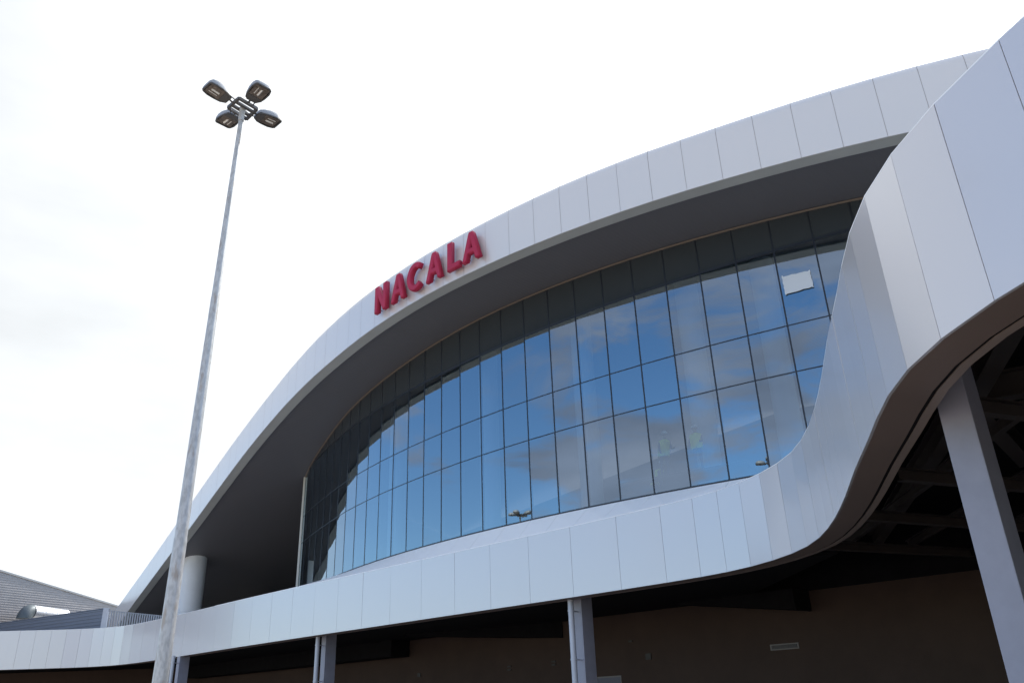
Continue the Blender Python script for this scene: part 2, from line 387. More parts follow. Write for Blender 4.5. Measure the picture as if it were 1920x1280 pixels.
for z, h in ((Z3, .045), (Z2, .045), (Z1, .12)):
    for A, B in zip(GP[:-1], GP[1:]):
        if min(head(A), head(B)) < z + .05: continue
        d, n = gn(A, B)
        MB().bar(v3(A - n * .045 + d * .024, z), v3(B - n * .045 - d * .024, z), .10, h).build('transom', M['mullion'], GW)
tr = MB()
for A, B in zip(GP[:-1], GP[1:]):
    d, n = gn(A, B); tr.bar(v3(A + n * .04, head(A) - .005), v3(B + n * .04, head(B) - .005), .07, .05)
tr.build('head_trim', M['trim'], GW)
e = GP[-1]; d, n = gn(GP[-2], e)
MB().box(v3(e + d * .10, (4.8 + head(e)) / 2), (d.x * .075, d.y * .075, 0), (n.x * .12, n.y * .12, 0), (0, 0, (head(e) - 4.8) / 2)).build('end_jamb', M['jamb'], GW)
# white paper taped to the glass, torn at its edges
pc = [(10.34, 27.40, 14.589), (11.22, 26.89, 14.525), (11.24, 26.87, 13.855), (10.34, 27.40, 13.84)]
def lerp(a, b, t): return tuple(a[i] + (b[i] - a[i]) * t for i in range(3))
rim = []
for c in range(4):
    A, B = pc[c], pc[(c + 1) % 4]
    for t in [0, .06, .2, .35, .5, .62, .8, .93]:
        p = lerp(A, B, t); jz = random.uniform(-.016, .016) if t else (.05 if c < 2 else -.04); jx = random.uniform(-.012, .012)
        rim.append((p[0] + jx, p[1] - jx * .6, p[2] + jz))
nn = gn(Vector(pc[1][:2]), Vector(pc[0][:2]))[1]
fr_ = [Vector((x + nn.x * .06, y + nn.y * .06, z + EYE)) for x, y, z in rim]; bk_ = [v - Vector((nn.x, nn.y, 0)) * .004 for v in fr_]
n_ = len(fr_)
pp = mesh('paper_sheet', fr_ + bk_, [tuple(range(n_)), tuple(range(n_, 2 * n_))[::-1]] + [(i, (i + 1) % n_, n_ + (i + 1) % n_, n_ + i) for i in range(n_)], M['paper'])
tag(pp, 'white torn paper sheet taped high on a pane near the right end of the glass', 'paper')

# ---- lower canopy
LOW = [(-46.6, 61.9), (-43.4, 62.15), (-40.2, 62.4), (-37.9, 62.6), (-36.75, 62.72), (-35.64, 62.82), (-34.57, 62.94), (-33.46, 63.02), (-32.42, 63.03), (-31.48, 62.93), (-30.5, 62.70), (-29.6, 62.34), (-28.69, 61.82), (-27.84, 61.2), (-26.6, 60.18),
       (-25.0, 58.66), (-23.45, 57.12), (-21.89, 55.52), (-20.28, 53.86), (-18.67, 52.2), (-17.10, 50.6), (-15.53, 49.01), (-13.95, 47.45), (-12.38, 45.90),
       (-10.81, 44.37), (-9.27, 42.90), (-7.78, 41.46), (-6.20, 39.95), (-4.49, 38.30), (-2.88, 36.72), (-1.25, 35.15), (.35, 33.62), (1.99, 32.05), (3.62, 30.42), (5.22, 28.75),
       (6.0, 27.86), (6.65, 26.98), (7.17, 26.0), (7.55, 24.9), (7.79, 23.78), (7.88, 22.66), (7.79, 21.5), (7.57, 20.16), (7.32, 19.0), (7.06, 17.92), (6.77, 16.8), (6.46, 15.68),
       (6.14, 14.58), (5.91, 13.62), (5.69, 12.72), (5.40, 11.7), (5.14, 10.67), (4.99, 9.71), (4.98, 8.76), (5.09, 7.81), (5.35, 6.77), (5.66, 5.75), (6.0, 4.75), (6.37, 3.78), (6.78, 2.83), (7.22, 1.9), (7.7, 1.0), (8.2, .1), (8.75, -.8), (9.3, -1.7), (10.6, -3.6), (12.2, -5.6), (14.2, -7.6), (16.6, -9.4), (19.4, -11), (22.6, -12.3), (26, -13.2), (30, -13.8), (38, -14.2), (50, -14.2)]
LOW = [Vector(p) for p in LOW]
LOW = [LOW[0]] + [(a + b * 2 + c) / 4 for a, b, c in zip(LOW[:-2], LOW[1:-1], LOW[2:])] + [LOW[-1]]
LOW = LOW[::-1]         # right (near) to left (far)
BZ, TZ = 3.78, 6.40
def lown(i):
    A = LOW[max(0, i - 1)]; B = LOW[min(len(LOW) - 1, i + 1)]; d = (B - A).normalized(); return Vector((-d.y, d.x))
LN = [lown(i) for i in range(len(LOW))]
LN2 = LN
for i in range(len(LN)):                     # all point outwards (towards -x / -y side)
    if LN[i].dot(Vector((-1, -.6))) < 0: LN[i] = -LN[i]
for _ in range(2): LN = [(LN[max(0, i - 1)] + LN[i] * 2 + LN[min(len(LN) - 1, i + 1)]).normalized() for i in range(len(LN))]
cb = MB()
for i in range(len(LOW) - 1):
    A, B, na, nb = LOW[i], LOW[i + 1], LN[i], LN[i + 1]
    cb.prism([v3(A - na * .05, BZ + .02), v3(B - nb * .05, BZ + .02), v3(B - nb * .16, BZ + .02), v3(A - na * .16, BZ + .02)],
             [v3(A - na * .05, TZ - .02), v3(B - nb * .05, TZ - .02), v3(B - nb * .16, TZ - .02), v3(A - na * .16, TZ - .02)])
CF = cb.build('canopy_fascia', M['backing'], T)
for i in range(len(LOW) - 1):
    A, B, na, nb = LOW[i], LOW[i + 1], LN[i], LN[i + 1]; d = (B - A).normalized(); nf = (na + nb).normalized()
    g_ = .006; a, b = A + d * g_, B - d * g_; j = random.uniform(-.0015, .0015); tl = random.uniform(-.002, .002)
    V = []
    for z in (BZ, TZ): 
        o_ = tl * (z - BZ)
        V += [v3(a + nf * (j + o_), z), v3(b + nf * (j + o_), z), v3(b - nf * .045, z), v3(a - nf * .045, z)]
    mesh('fascia_panel', V, BOXF, M['panel2'], CF)
# cap on top of fascia
cp = MB()
for i in range(len(LOW) - 1):
    A, B, na, nb = LOW[i], LOW[i + 1], LN[i], LN[i + 1]
    cp.prism([v3(A - na * .005, TZ + .002), v3(B - nb * .005, TZ + .002), v3(B - nb * .45, TZ + .002), v3(A - na * .45, TZ + .002)],
             [v3(A - na * .005, TZ + .02), v3(B - nb * .005, TZ + .02), v3(B - nb * .45, TZ - .0 + .03), v3(A - na * .45, TZ + .03)])
cp.build('parapet_cap', M['sill'], T)
# sloped sill between canopy edge and glass
def near_low(P):
    best = None
    for i in range(len(LOW) - 1):
        A, B = LOW[i], LOW[i + 1]; ab = B - A; t = max(0, min(1, (P - A).dot(ab) / ab.dot(ab))); Q = A + ab * t
        if best is None or (Q - P).length < best[0]: best = ((Q - P).length, Q)
    return best[1]
sillpts = []
for i, P in enumerate(GP):
    Q = near_low(P)
    if (Q - P).length > 1.75 and i < 16: n = (P - Vector((CX, CY))).normalized(); Q = P + n * 1.3
    else: Q = Q + (P - Q).normalized() * .01
    sillpts.append((P, Q))
# hand the far end over smoothly
SL = None
smb = MB()
for i in range(len(sillpts) - 1):
    (P, Q), (P2, Q2) = sillpts[i], sillpts[i + 1]
    Q = Q.lerp(P, .12); Q2 = Q2.lerp(P2, .12)
    smb.prism([v3(Q, TZ - .35), v3(Q2, TZ - .35), v3(P2, TZ - .35), v3(P, TZ - .35)], [v3(Q, TZ - .0), v3(Q2, TZ - .0), v3(P2, ZB - .085), v3(P, ZB - .085)])
SL = smb.build('sill_base', M['backing'], T)
for i in range(len(sillpts) - 1):
    (P, Q), (P2, Q2) = sillpts[i], sillpts[i + 1]
    dd = (P2 - P).normalized() * .008; u = (Q - P).normalized(); u2 = (Q2 - P2).normalized()
    top = [v3(Q + dd, TZ + .036), v3(Q2 - dd, TZ + .036), v3(P2 - dd + u2 * .075, ZB - .06), v3(P + dd + u * .075, ZB - .06)]
    bot = [t_ - Vector((0, 0, .02)) for t_ in top]
    MB().prism(bot, top).build('sill_panel', M['sill'], SL)
# soffit strip under the canopy edge, groove, inner bead
def ribbon(name, o0, o1, z0, z1, m):
    r_ = MB()
    for i in range(len(LOW) - 1):
        A, B, na, nb = LOW[i], LOW[i + 1], LN[i], LN[i + 1]
        r_.prism([v3(A - na * o0, z0), v3(B - nb * o0, z0), v3(B - nb * o1, z0), v3(A - na * o1, z0)], [v3(A - na * o0, z1), v3(B - nb * o0, z1), v3(B - nb * o1, z1), v3(A - na * o1, z1)])
    return r_.build(name, m, T)
ribbon('soffit_strip', .046, .59, BZ + .004, BZ + .022, M['strip'])
ribbon('soffit_groove', .57, .68, BZ + .026, BZ + .09, M['dark'])
ribbon('soffit_bead', .66, .80, BZ + .012, BZ + .30, M['strip_edge'])
# deck (roof slab of the canopy) and its dark underside
def poly_slab(name, pts, z0, z1, m, parent=T):
    tri = tessellate_polygon([[Vector((p[0], p[1], 0)) for p in pts]]); n = len(pts)
    V = [v3(p, z0) for p in pts] + [v3(p, z1) for p in pts]
    F = [tuple(t_) for t_ in tri] + [tuple(i + n for i in t_) for t_ in tri] + [(i, (i + 1) % n, n + (i + 1) % n, n + i) for i in range(n)]
    return mesh(name, V, F, m, parent)
inner = [A - na * .17 for A, na in zip(LOW, LN)]
outer_back = [(-46.6, 92), (-20, 92), (20, 60), (60, 40), (60, -14.0)]
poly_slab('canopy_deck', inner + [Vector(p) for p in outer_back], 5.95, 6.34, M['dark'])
M['membrane'] = mat('pale_roof_membrane', (.34, .33, .31), .8, noise=.15, nscale=.5)
poly_slab('deck_surface', [A - na * .19 for A, na in zip(LOW, LN)] + [Vector(p) for p in outer_back], 6.342, 6.355, M['membrane'])
# deep flat ceiling over the part in front of the ground-floor wall
wd = Vector((.72, -.695)).normalized(); wn = Vector((-.695, -.72)).normalized(); w0 = Vector((7.7, 38.0))
def WP(s, off=0.0): return w0 + wd * s + wn * off
ci = [A - na * .81 for A, na in zip(LOW, LN) if A.y > 25.2]
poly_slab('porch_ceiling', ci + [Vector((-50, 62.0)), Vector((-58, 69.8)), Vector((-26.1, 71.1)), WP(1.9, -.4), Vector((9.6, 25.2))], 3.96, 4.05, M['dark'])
# ground-floor wall, with its fittings
wl = MB()
for a, b in ((-47, 1.9), (1.9, 70)):
    zt_ = 3.95
    wl.prism([v3(WP(a), -EYE), v3(WP(b), -EYE), v3(WP(b, -.3), -EYE), v3(WP(a, -.3), -EYE)], [v3(WP(a), zt_), v3(WP(b), zt_), v3(WP(b, -.3), zt_), v3(WP(a, -.3), zt_)])
wl.prism([v3(p, -EYE) for p in ((-26.1, 70.75), (-58, 69.4), (-58, 69.7), (-26.1, 71.05))], [v3(p, 3.95) for p in ((-26.1, 70.75), (-58, 69.4), (-58, 69.7), (-26.1, 71.05))])
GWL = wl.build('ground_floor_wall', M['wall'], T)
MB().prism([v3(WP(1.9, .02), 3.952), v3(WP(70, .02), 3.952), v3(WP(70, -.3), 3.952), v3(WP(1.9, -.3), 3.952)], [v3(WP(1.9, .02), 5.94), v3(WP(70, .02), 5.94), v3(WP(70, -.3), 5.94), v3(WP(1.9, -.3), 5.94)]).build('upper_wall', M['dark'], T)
def wallbox(name, s0, s1, z0, z1, t, m, parent=GWL):
    return MB().prism([v3(WP(s0, .002), z0), v3(WP(s1, .002), z0), v3(WP(s1, t), z0), v3(WP(s0, t), z0)], [v3(WP(s0, .002), z1), v3(WP(s1, .002), z1), v3(WP(s1, t), z1), v3(WP(s0, t), z1)]).build(name, m, parent)
M['fixture_rim'] = mat('fixture_rim', (.22, .19, .17), .6)
M['socket'] = mat('wall_plate', (.05, .042, .036), .6)
wallbox('vent_frame', 3.35, 4.60, 1.83, 2.06, .03, M['fixture_rim']); wallbox('vent', 3.42, 4.53, 1.875, 2.015, .036, M['fixture'])
for k_ in range(6):
    MB().prism([v3(WP(3.44, .037), 1.885 + k_ * .022), v3(WP(4.51, .037), 1.885 + k_ * .022), v3(WP(4.51, .05), 1.88 + k_ * .022), v3(WP(3.44, .05), 1.88 + k_ * .022)],
               [v3(WP(3.44, .037), 1.892 + k_ * .022), v3(WP(4.51, .037), 1.892 + k_ * .022), v3(WP(4.51, .05), 1.887 + k_ * .022), v3(WP(3.44, .05), 1.887 + k_ * .022)]).build('vent_slat', M['fixture_rim'], GWL)
for s0, z0, w, h in ((-2.9, 1.86, .30, .26), (-19.3, 1.9, .28, .2), (-11.85, 2.02, .26, .07), (-11.85, 1.86, .26, .07), (-8.7, 2.08, .26, .07), (-8.7, 1.93, .26, .07), (-3.8, 2.68, .2, .07)):
    wallbox('wall_plate', s0, s0 + w, z0, z0 + h, .05, M['socket'])
wallbox('notice_frame', -5.9, -4.40, .2, 1.27, .03, M['fixture_rim']); wallbox('notice_board', -5.84, -4.46, .24, 1.21, .036, M['board'])
# blocky dropped sections of the ceiling
def drop(a, b, za, zb_, off0=.04, off1=1.4):
    MB().prism([v3(WP(a, off0), za), v3(WP(b, off0), zb_), v3(WP(b, off1), zb_ + .0), v3(WP(a, off1), za)], [v3(WP(a, off0), 3.955), v3(WP(b, off0), 3.955), v3(WP(b, off1), 3.955), v3(WP(a, off1), 3.955)]).build('bulkhead', M['dark'], T)
drop(-46.5, -20.1, 3.05, 3.05); drop(.02, 5.4, 3.90, 3.16)
MB().prism([v3((-6.3, 48.0), 3.84), v3((2.3, 44.0), 3.18), v3((2.0, 43.4), 3.18), v3((-6.5, 47.4), 3.84)], [v3((-6.3, 48.0), 3.956), v3((2.3, 44.0), 3.956), v3((2.0, 43.4), 3.956), v3((-6.5, 47.4), 3.956)]).build('bulkhead', M['dark'], T)

# canopy steel frame, seen in the open bay to the right
def beam(a, b, w=.22, h=.34, name='beam'):
    m_ = MB(); a, b = Vector(a), Vector(b)
    m_.bar(a, b, .03, h - .04); m_.bar(a + Vector((0, 0, h / 2)), b + Vector((0, 0, h / 2)), w, .03); m_.bar(a - Vector((0, 0, h / 2)), b - Vector((0, 0, h / 2)), w, .03)
    return m_.build(name, M['steel'], T)
E5 = 5.3 + EYE
beam((9.2, 16.4, E5), (13.3, 31.2, E5), .34, .5)
beam((7.7, 11.4, E5), (8.8, 14.9, E5), .34, .5)
beam((9.6, 16.0, E5), (12.6, 19.8, E5), .34, .5)
beam((8.8, 14.9, E5), (16.5, 11.0, E5), .34, .5)
beam((8.8, 14.9, E5 - .01), (9.6, 16.0, E5 - .01), .34, .5)
for y in (9.0, 13.4, 18.2, 22.6, 27.0):
    x0 = max(6.2, min(8.9, 6.2 + (y - 9) * .2)); beam((x0 + .6, y, EYE + 4.55), (30, y + 9, EYE + 4.55), .2, .26)
for k_ in range(5):
    x = 8.6 + k_ * 2.4; beam((x, 5.0, EYE + 4.95), (x + 3.0, 30, EYE + 4.95), .16, .22)

# columns with downpipes just inside the canopy edge
def az_pt(az, D): a = math.radians(az); return Vector((D * math.sin(a), D * math.cos(a)))
def column_at(az_c, D, az_p=None, top=BZ + .10, a=.40, b=.66, z1=5.94, Dp=None):
    c0 = az_pt(az_c, D); p = [c0, c0 - wd * a, c0 - wd * a - wn * b, c0 - wn * b]
    co = MB().prism([v3(q, -EYE) for q in p], [v3(q, z1) for q in p]).build('column', M['column'], T)
    bv = co.modifiers.new('bevel', 'BEVEL'); bv.width = .012; bv.segments = 2
    MB().prism([v3(q + (q - (p[0] + p[2]) / 2) * .45, -EYE) for q in p], [v3(q + (q - (p[0] + p[2]) / 2) * .45, -EYE + .03) for q in p]).build('base_plate', M['steel'], co)
    if az_p is not None:
        c = az_pt(az_p, Dp or D); tb = MB().tube(v3(c, -EYE), v3(c, BZ + .0), .112, n=24).build('downpipe', M['pipe'], co); smooth_by_angle(tb)
        for z in (-.2, 1.6, 3.35):
            cl = MB().tube(v3(c, z), v3(c, z + .06), .128, n=24); cl.bar(v3(c, z + .03), v3(c0 - wd * a * .5 - wn * .05, z + .03), .04, .04); cl.build('pipe_bracket', M['pipe'], co)
column_at(30.35, 13.3, a=.44, b=.69, z1=5.94)
column_at(4.01, 33.4, 3.30, z1=3.955, Dp=33.0)
column_at(-12.82, 46.8, -13.33, z1=3.955, Dp=46.4)
column_at(-21.55, 59.8, -21.92, z1=3.955, Dp=59.2)
for px, py in ((7.2, 2.2),):
    p_ = Vector((px, py)); az = math.degrees(math.atan2(p_.x, p_.y)); column_at(az, p_.length, z1=5.9 if py < 20 else 3.955)

# porch at the far left of the glass: round column, dark side wall
RCX, RCY = -26.75, 68.45
rc = MB().tube(v3((RCX, RCY), 4.6), v3((RCX, RCY), f_bot((RCX, RCY)) + .6), .90, n=48)
rc = rc.build('round_column', M['white'], T); smooth_by_angle(rc)
M['joint_line'] = mat('column_joint', (.50, .52, .55), .6)
for z in (7.9,):
    MB().tube(v3((RCX, RCY), z), v3((RCX, RCY), z + .02), .903, n=48).build('column_joint', M['joint_line'], rc)
pw = MB(); q0, q1, q2 = Vector((-14.98, 56.75)), Vector((-8.5, 62.5)), Vector((-27.5, 90))
for A, B in ((q0, q1), (q1, q2)):
    n_seg = 8
    for s_ in range(n_seg):
        a_, b_ = A.lerp(B, s_ / n_seg), A.lerp(B, (s_ + 1) / n_seg); nn_ = Vector((0, .2))
        pw.prism([v3(a_, 4.5), v3(b_, 4.5), v3(b_ + nn_, 4.5), v3(a_ + nn_, 4.5)], [v3(a_, max(5, f_bot(a_) + .3)), v3(b_, max(5, f_bot(b_) + .3)), v3(b_ + nn_, max(5, f_bot(b_) + .3)), v3(a_ + nn_, max(5, f_bot(a_) + .3))])
pw.build('porch_wall', M['porch'], T)

# hall behind the glass
FL = 6.95
hp = [P + (P - Vector((CX, CY))).normalized() * -.25 for P in GP[:31]] + [Vector((-13.9, 57.2))]
back = [Vector((-6, 72)), Vector((18, 52)), Vector((34, 34))]
poly_slab('hall_floor', hp + back, FL - .2, FL, M['int_floor'])
hb = MB()
for A, B in zip([Vector((-14.2, 57.5))] + back[:-1], back):
    hb.prism([v3(A, FL), v3(B, FL), v3(B + Vector((.2, .3)), FL), v3(A + Vector((.2, .3)), FL)], [v3(A, f_bot(A)), v3(B, f_bot(B)), v3(B + Vector((.2, .3)), f_bot(B)), v3(A + Vector((.2, .3)), f_bot(A))])
hb.build('hall_wall', M['interior'], T)
for az, dd in ((-1.9, 2.2), (5.3, 2.2), (13.6, 2.4), (19.3, 3.2), (-8.5, 2.6)):
    # circle radius R-dd hit along this azimuth
    d_ = Vector((math.sin(math.radians(az)), math.cos(math.radians(az)))); b_ = Vector((CX, CY)).dot(d_); c_ = CX * CX + CY * CY - (R - dd)**2
    P = d_ * (b_ - math.sqrt(b_ * b_ - c_))
    o = MB().tube(v3(P, FL), v3(P, f_bot(P)), .5, n=28).build('hall_column', M['int_white'], T); smooth_by_angle(o)
# mezzanine platform two of the workers stand on
d_ = az_pt(11.6, 33.1)
poly_slab('hall_platform', [Vector(p) for p in ((3.9, 31.85), (8.4, 29.1), (9.9, 31.4), (5.4, 34.0))], FL + .95, FL + 1.05, M['steel'])

# ------------------------------------------------------------------ raised letters on the roof edge
SG = tag(empty('letter_sign', (*circ(44.5, R + OH), 18.0 + EYE)), 'raised raspberry red capital letters NACALA running up the arched silver roof edge', 'sign')
LT = {
 'A': ([(0, 0), (.27, 0), (.365, .34), (.715, .34), (.81, 0), (1.08, 0), (.70, 1.30), (.64, 1.42), (.44, 1.42), (.38, 1.30)], [(.44, .58), (.64, .58), (.54, 1.02)]),
 'N': ([(0, 0), (.26, 0), (.26, .86), (.71, 0), (.98, 0), (.98, 1.43), (.72, 1.43), (.72, .58), (.27, 1.43), (0, 1.43)], None),
 'L': ([(0, 0), (.78, 0), (.78, .27), (.28, .27), (.28, 1.43), (0, 1.43)], None),
}
cc = []
for a in range(48, 313, 12): cc.append((.62 + .62 * math.cos(math.radians(a)), .715 + .735 * math.sin(math.radians(a))))
for a in range(312, 47, -12): cc.append((.64 + .345 * math.cos(math.radians(a)), .715 + .46 * math.sin(math.radians(a))))
LT['C'] = (cc, None)
deg = bpy.context.evaluated_depsgraph_get
for ch, arc0, w in (('N', 53.80, .98), ('A', 52.38, 1.08), ('C', 51.10, 1.05), ('A', 49.66, 1.08), ('L', 48.18, .78), ('A', 47.20, 1.08)):
    cu = bpy.data.curves.new('letter', 'CURVE'); cu.dimensions = '2D'; cu.fill_mode = 'BOTH'; cu.extrude = .085; cu.bevel_depth = .05; cu.bevel_resolution = 0; cu.offset = -.035
    for cont in LT[ch]:
        if not cont: continue
        sp = cu.splines.new('POLY'); sp.points.add(len(cont) - 1); sp.use_cyclic_u = True
        for p_, (x, y) in zip(sp.points, cont): p_.co = (x, y, 0, 1)
    tmp = bpy.data.objects.new('tmp', cu); C.objects.link(tmp)
    me = bpy.data.meshes.new_from_object(tmp.evaluated_get(deg())); bpy.data.objects.remove(tmp)
    ph = math.degrees((arc0 - w / 2) / (R + 4)); P = circ(ph, R + OH); n = (P - Vector((CX, CY))).normalized(); r_ = Vector((-n.y, n.x))
    if r_.x < 0: r_ = -r_
    me.materials.clear(); me.materials.append(M['red'])
    Mx = Matrix(((r_.x, 0, n.x, 0), (r_.y, 0, n.y, 0), (0, 1, 0, 0), (0, 0, 0, 1)))
    o = bpy.data.objects.new('letter', me); C.objects.link(o); o.parent = SG
    org = Vector((P.x + n.x * .26 - r_.x * w / 2, P.y + n.y * .26 - r_.y * w / 2, 18.02 + EYE))
    o.matrix_local = Matrix.Translation(org - Vector(SG.location)) @ Mx
    st = MB()
    for u_, v_ in ((w * .18, .2), (w * .78, .2)):
        a = org + Vector((r_.x, r_.y, 0)) * u_ + Vector((0, 0, v_)); st.tube(a - Vector((n.x, n.y, 0)) * .24, a - Vector((n.x, n.y, 0)) * .1, .02, n=8)
    s_ = st.build('letter_stud', M['steel'], SG)

# ------------------------------------------------------------------ lighting masts
def make_mast():
    r = empty('lighting_mast', (0, 0, 0))
    H = 14.1; top = Vector((.14, .06, H))
    pl = MB(); n = 32; secs = [(0, .138), (.5, .135), (4.5, .112), (4.52, .108), (9.3, .081), (9.32, .077), (13.6, .047), (14.0, .045)]
    for z, rr in secs: pl.V += [(top.x * z / H + rr * math.cos(2 * math.pi * i / n), top.y * z / H + rr * math.sin(2 * math.pi * i / n), z) for i in range(n)]
    for s in range(len(secs) - 1): pl.F += [(s * n + i, s * n + (i + 1) % n, (s + 1) * n + (i + 1) % n, (s + 1) * n + i) for i in range(n)]
    pl.F.append(tuple(range((len(secs) - 1) * n, len(secs) * n)))
    pole = pl.build('pole', M['mast'], r); smooth_by_angle(pole)
    MB().tube((0, 0, 0), (0, 0, .03), .32, n=24).build('base_plate', M['mast'], r)
    MB().box((0, -.13, 1.1), (.06, 0, 0), (0, .02, 0), (0, 0, .25)).build('access_door', M['mast'], r)
    # square head frame with two cross bars
    A, B, D_, E_ = (Vector(p) for p in ((.03, -.34, 0), (-.31, -.05, 0), (-.02, .36, 0), (.32, .03, 0)))
    fr = MB(); c = top
    for a, b in ((A, B), (B, D_), (D_, E_), (E_, A)): fr.bar(c + a, c + b, .055, .07)
    for t in (.33, .68): fr.bar(c + A.lerp(B, t) + Vector((0, 0, -.002)), c + E_.lerp(D_, t) + Vector((0, 0, -.002)), .07, .05)
    fr.build('head_frame', M['lamp_rim'], r)
    MB().tube(c - Vector((0, 0, .35)), c + Vector((0, 0, .04)), .062, n=20).build('head_collar', M['mast'], r)
    for dx, dy in ((-.60, -.72), (.72, -.66), (-.70, .63), (.64, .70)):
        e = Vector((dx, dy, 0)).normalized(); s = Vector((-e.y, e.x, 0)); u = Vector((0, 0, 1)); tilt = 0.10
        def P(l, w, h): return c + e * l + s * w + u * (h + (l - .35) * tilt)
        # housing: loft of rounded sections from gear end to lamp end
        secs = [(.34, .10, .07), (.37, .15, .12), (.46, .185, .16), (.60, .212, .19), (.74, .218, .19), (.84, .205, .155), (.895, .175, .09), (.91, .15, .05)]
        hb_ = MB(); nseg = 14
        for l, w, h in secs:
            for i in range(nseg + 1):
                a = math.pi * i / nseg; cx = math.copysign(abs(math.cos(a)) ** .6, math.cos(a)); hb_.V.append(P(l, w * cx, .02 + h * math.sin(a) ** .7))
        m_ = nseg + 1
        for k in range(len(secs) - 1):
            hb_.F += [(k * m_ + i, k * m_ + i + 1, (k + 1) * m_ + i + 1, (k + 1) * m_ + i) for i in range(nseg)]
        hb_.F += [tuple(range(m_)), tuple(range((len(secs) - 1) * m_, len(secs) * m_))]
        h_ = hb_.build('luminaire', M['lamp_body'], r); smooth_by_angle(h_, 50)
        # underside: rim frame, gear cover, recessed reflector, tube, glass
        rimp = [(.35, .11), (.46, .188), (.60, .214), (.76, .222), (.88, .19), (.915, .15)]
        out_ = [P(l, w, .02) for l, w in rimp] + [P(l, -w, .02) for l, w in rimp[::-1]]
        low = [p - u * .025 for p in out_]; cen = sum(out_, Vector()) / len(out_)
        inn = [cen + (p - cen) * .86 - u * .025 for p in out_]; inn_t = [p + u * .03 for p in inn]
        nn = len(out_); V = out_ + low + inn + inn_t
        F = [(i, (i + 1) % nn, nn + (i + 1) % nn, nn + i) for i in range(nn)] + [(nn + i, nn + (i + 1) % nn, 2 * nn + (i + 1) % nn, 2 * nn + i) for i in range(nn)] + [(2 * nn + i, 2 * nn + (i + 1) % nn, 3 * nn + (i + 1) % nn, 3 * nn + i) for i in range(nn)]
        mesh('rim', V, F, M['lamp_rim'], h_)
        MB().prism([P(.37, -.12, .0), P(.37, .12, .0), P(.52, .17, .0), P(.52, -.17, .0)], [P(.37, -.12, .012), P(.37, .12, .012), P(.52, .17, .012), P(.52, -.17, .012)]).build('gear_cover', M['lamp_rim'], h_)
        MB().prism([P(.525, -.165, .005), P(.525, .165, .005), P(.86, .165, .005), P(.86, -.165, .005)], [P(.56, -.10, .07), P(.56, .10, .07), P(.82, .10, .07), P(.82, -.10, .07)]).build('reflector', M['reflector'], h_)
        MB().tube(P(.60, .02, .0), P(.78, .02, .0), .022, n=12).build('lamp_tube', M['tube'], h_)
        MB().bar(P(.60, -.07, .0), P(.80, -.07, .0), .014, .01).build('reflector_edge', M['tube'], h_)
        arm = MB(); arm.tube(c + e * .22, P(.37, 0, .06), .022, n=10); arm.tube(c + e * .22 + s * .12, P(.42, .10, .07), .014, n=8)
        arm.build('arm', M['lamp_rim'], h_)
    # loose cable loops under the head
    for k, (x0, y0, x1, y1, dr) in enumerate(((-.26, -.02, .02, .05, .20), (.05, .02, .30, .0, .14))):
        cbm = MB(); prev = None
        for i in range(15):
            t = i / 14; p = c + Vector((x0 + (x1 - x0) * t, y0 + (y1 - y0) * t, -dr * 4 * t * (1 - t)))
            if prev is not None: cbm.tube(prev, p, .007, n=6, caps=False)
            prev = p
        cbm.build('cable', M['lamp_rim'], r)
    return r
def copy_tree(o, parent=None):
    c_ = o.copy(); C.objects.link(c_); c_.parent = parent
    for ch in list(o.children): copy_tree(ch, c_)
    return c_
m1 = make_mast(); m1.location = (-6.14, 14.76, 0); m1.scale = (1.019, 1.019, 1.019)
tag(m1, 'tall galvanised lighting mast with four floodlight heads standing in front of the terminal', 'lamp post', 'car park lighting masts')
m2 = copy_tree(m1); m2.location = (-24.3, 32.9, 0); m2.scale = (1.025, 1.025, 1.025); m2.rotation_euler.z = math.radians(70)
tag(m2, 'lighting mast seen only as a reflection low in the middle of the glass wall', 'lamp post', 'car park lighting masts')

# ------------------------------------------------------------------ shed, screen, duct, fence on the left
def rib_wall(name, A, B, z0, zA, zB, pitch, depth, m, parent, nrm):
    """horizontal ribs, top edge slopes from zA to zB"""
    A, B = Vector(A), Vector(B); V = []; F = []; n = int((max(zA, zB) - z0) / pitch) + 1
    for i in range(n):
        zl = z0 + i * pitch
        for q, (dz, off) in enumerate(((0, 0), (.38, 0), (.5, 1), (.88, 1))):
            z = zl + dz * pitch; V += [(A, B, z, off * depth)]
    # clip each rib line against the sloping top
    VV = []
    for a, b, z, off in V:
        def clip(t0, t1):
            return t0, t1
        if abs(zA - zB) < 1e-6: t0, t1 = 0, 1
        elif zA >= zB:
            t1 = 1 if z <= zB else max(0, (zA - z) / (zA - zB)); t0 = 0
        else:
            t0 = 0 if z <= zA else min(1, (z - zA) / (zB - zA)); t1 = 1
        P_, Q_ = a.lerp(b, t0), a.lerp(b, t1); VV += [v3(P_ + nrm * off, min(z, max(zA, zB))), v3(Q_ + nrm * off, min(z, max(zA, zB)))]
    for i in range(len(V) - 1): F.append((2 * i, 2 * i + 1, 2 * i + 3, 2 * i + 2))
    return mesh(name, VV, F, m, parent)
A_, B_ = Vector((-54.4, 63.7)), Vector((-40.6, 90.0))          # through (-47.8,76.3) and (-41.2,88.9)
dsh = (B_ - A_).normalized(); nsh = Vector((dsh.y, -dsh.x))
if nsh.dot(-A_) < 0: nsh = -nsh
zat = lambda P: 13.08 + (10.77 - 13.08) * ((P - Vector((-47.8, 76.3))).dot(dsh)) / (Vector((-41.2, 88.9)) - Vector((-47.8, 76.3))).dot(dsh)
SH = tag(empty('metal_shed', (A_.x, A_.y, 0)), 'grey ribbed metal hall with a sloping roof edge at the far left', 'building')
B2 = B_ + dsh * 4
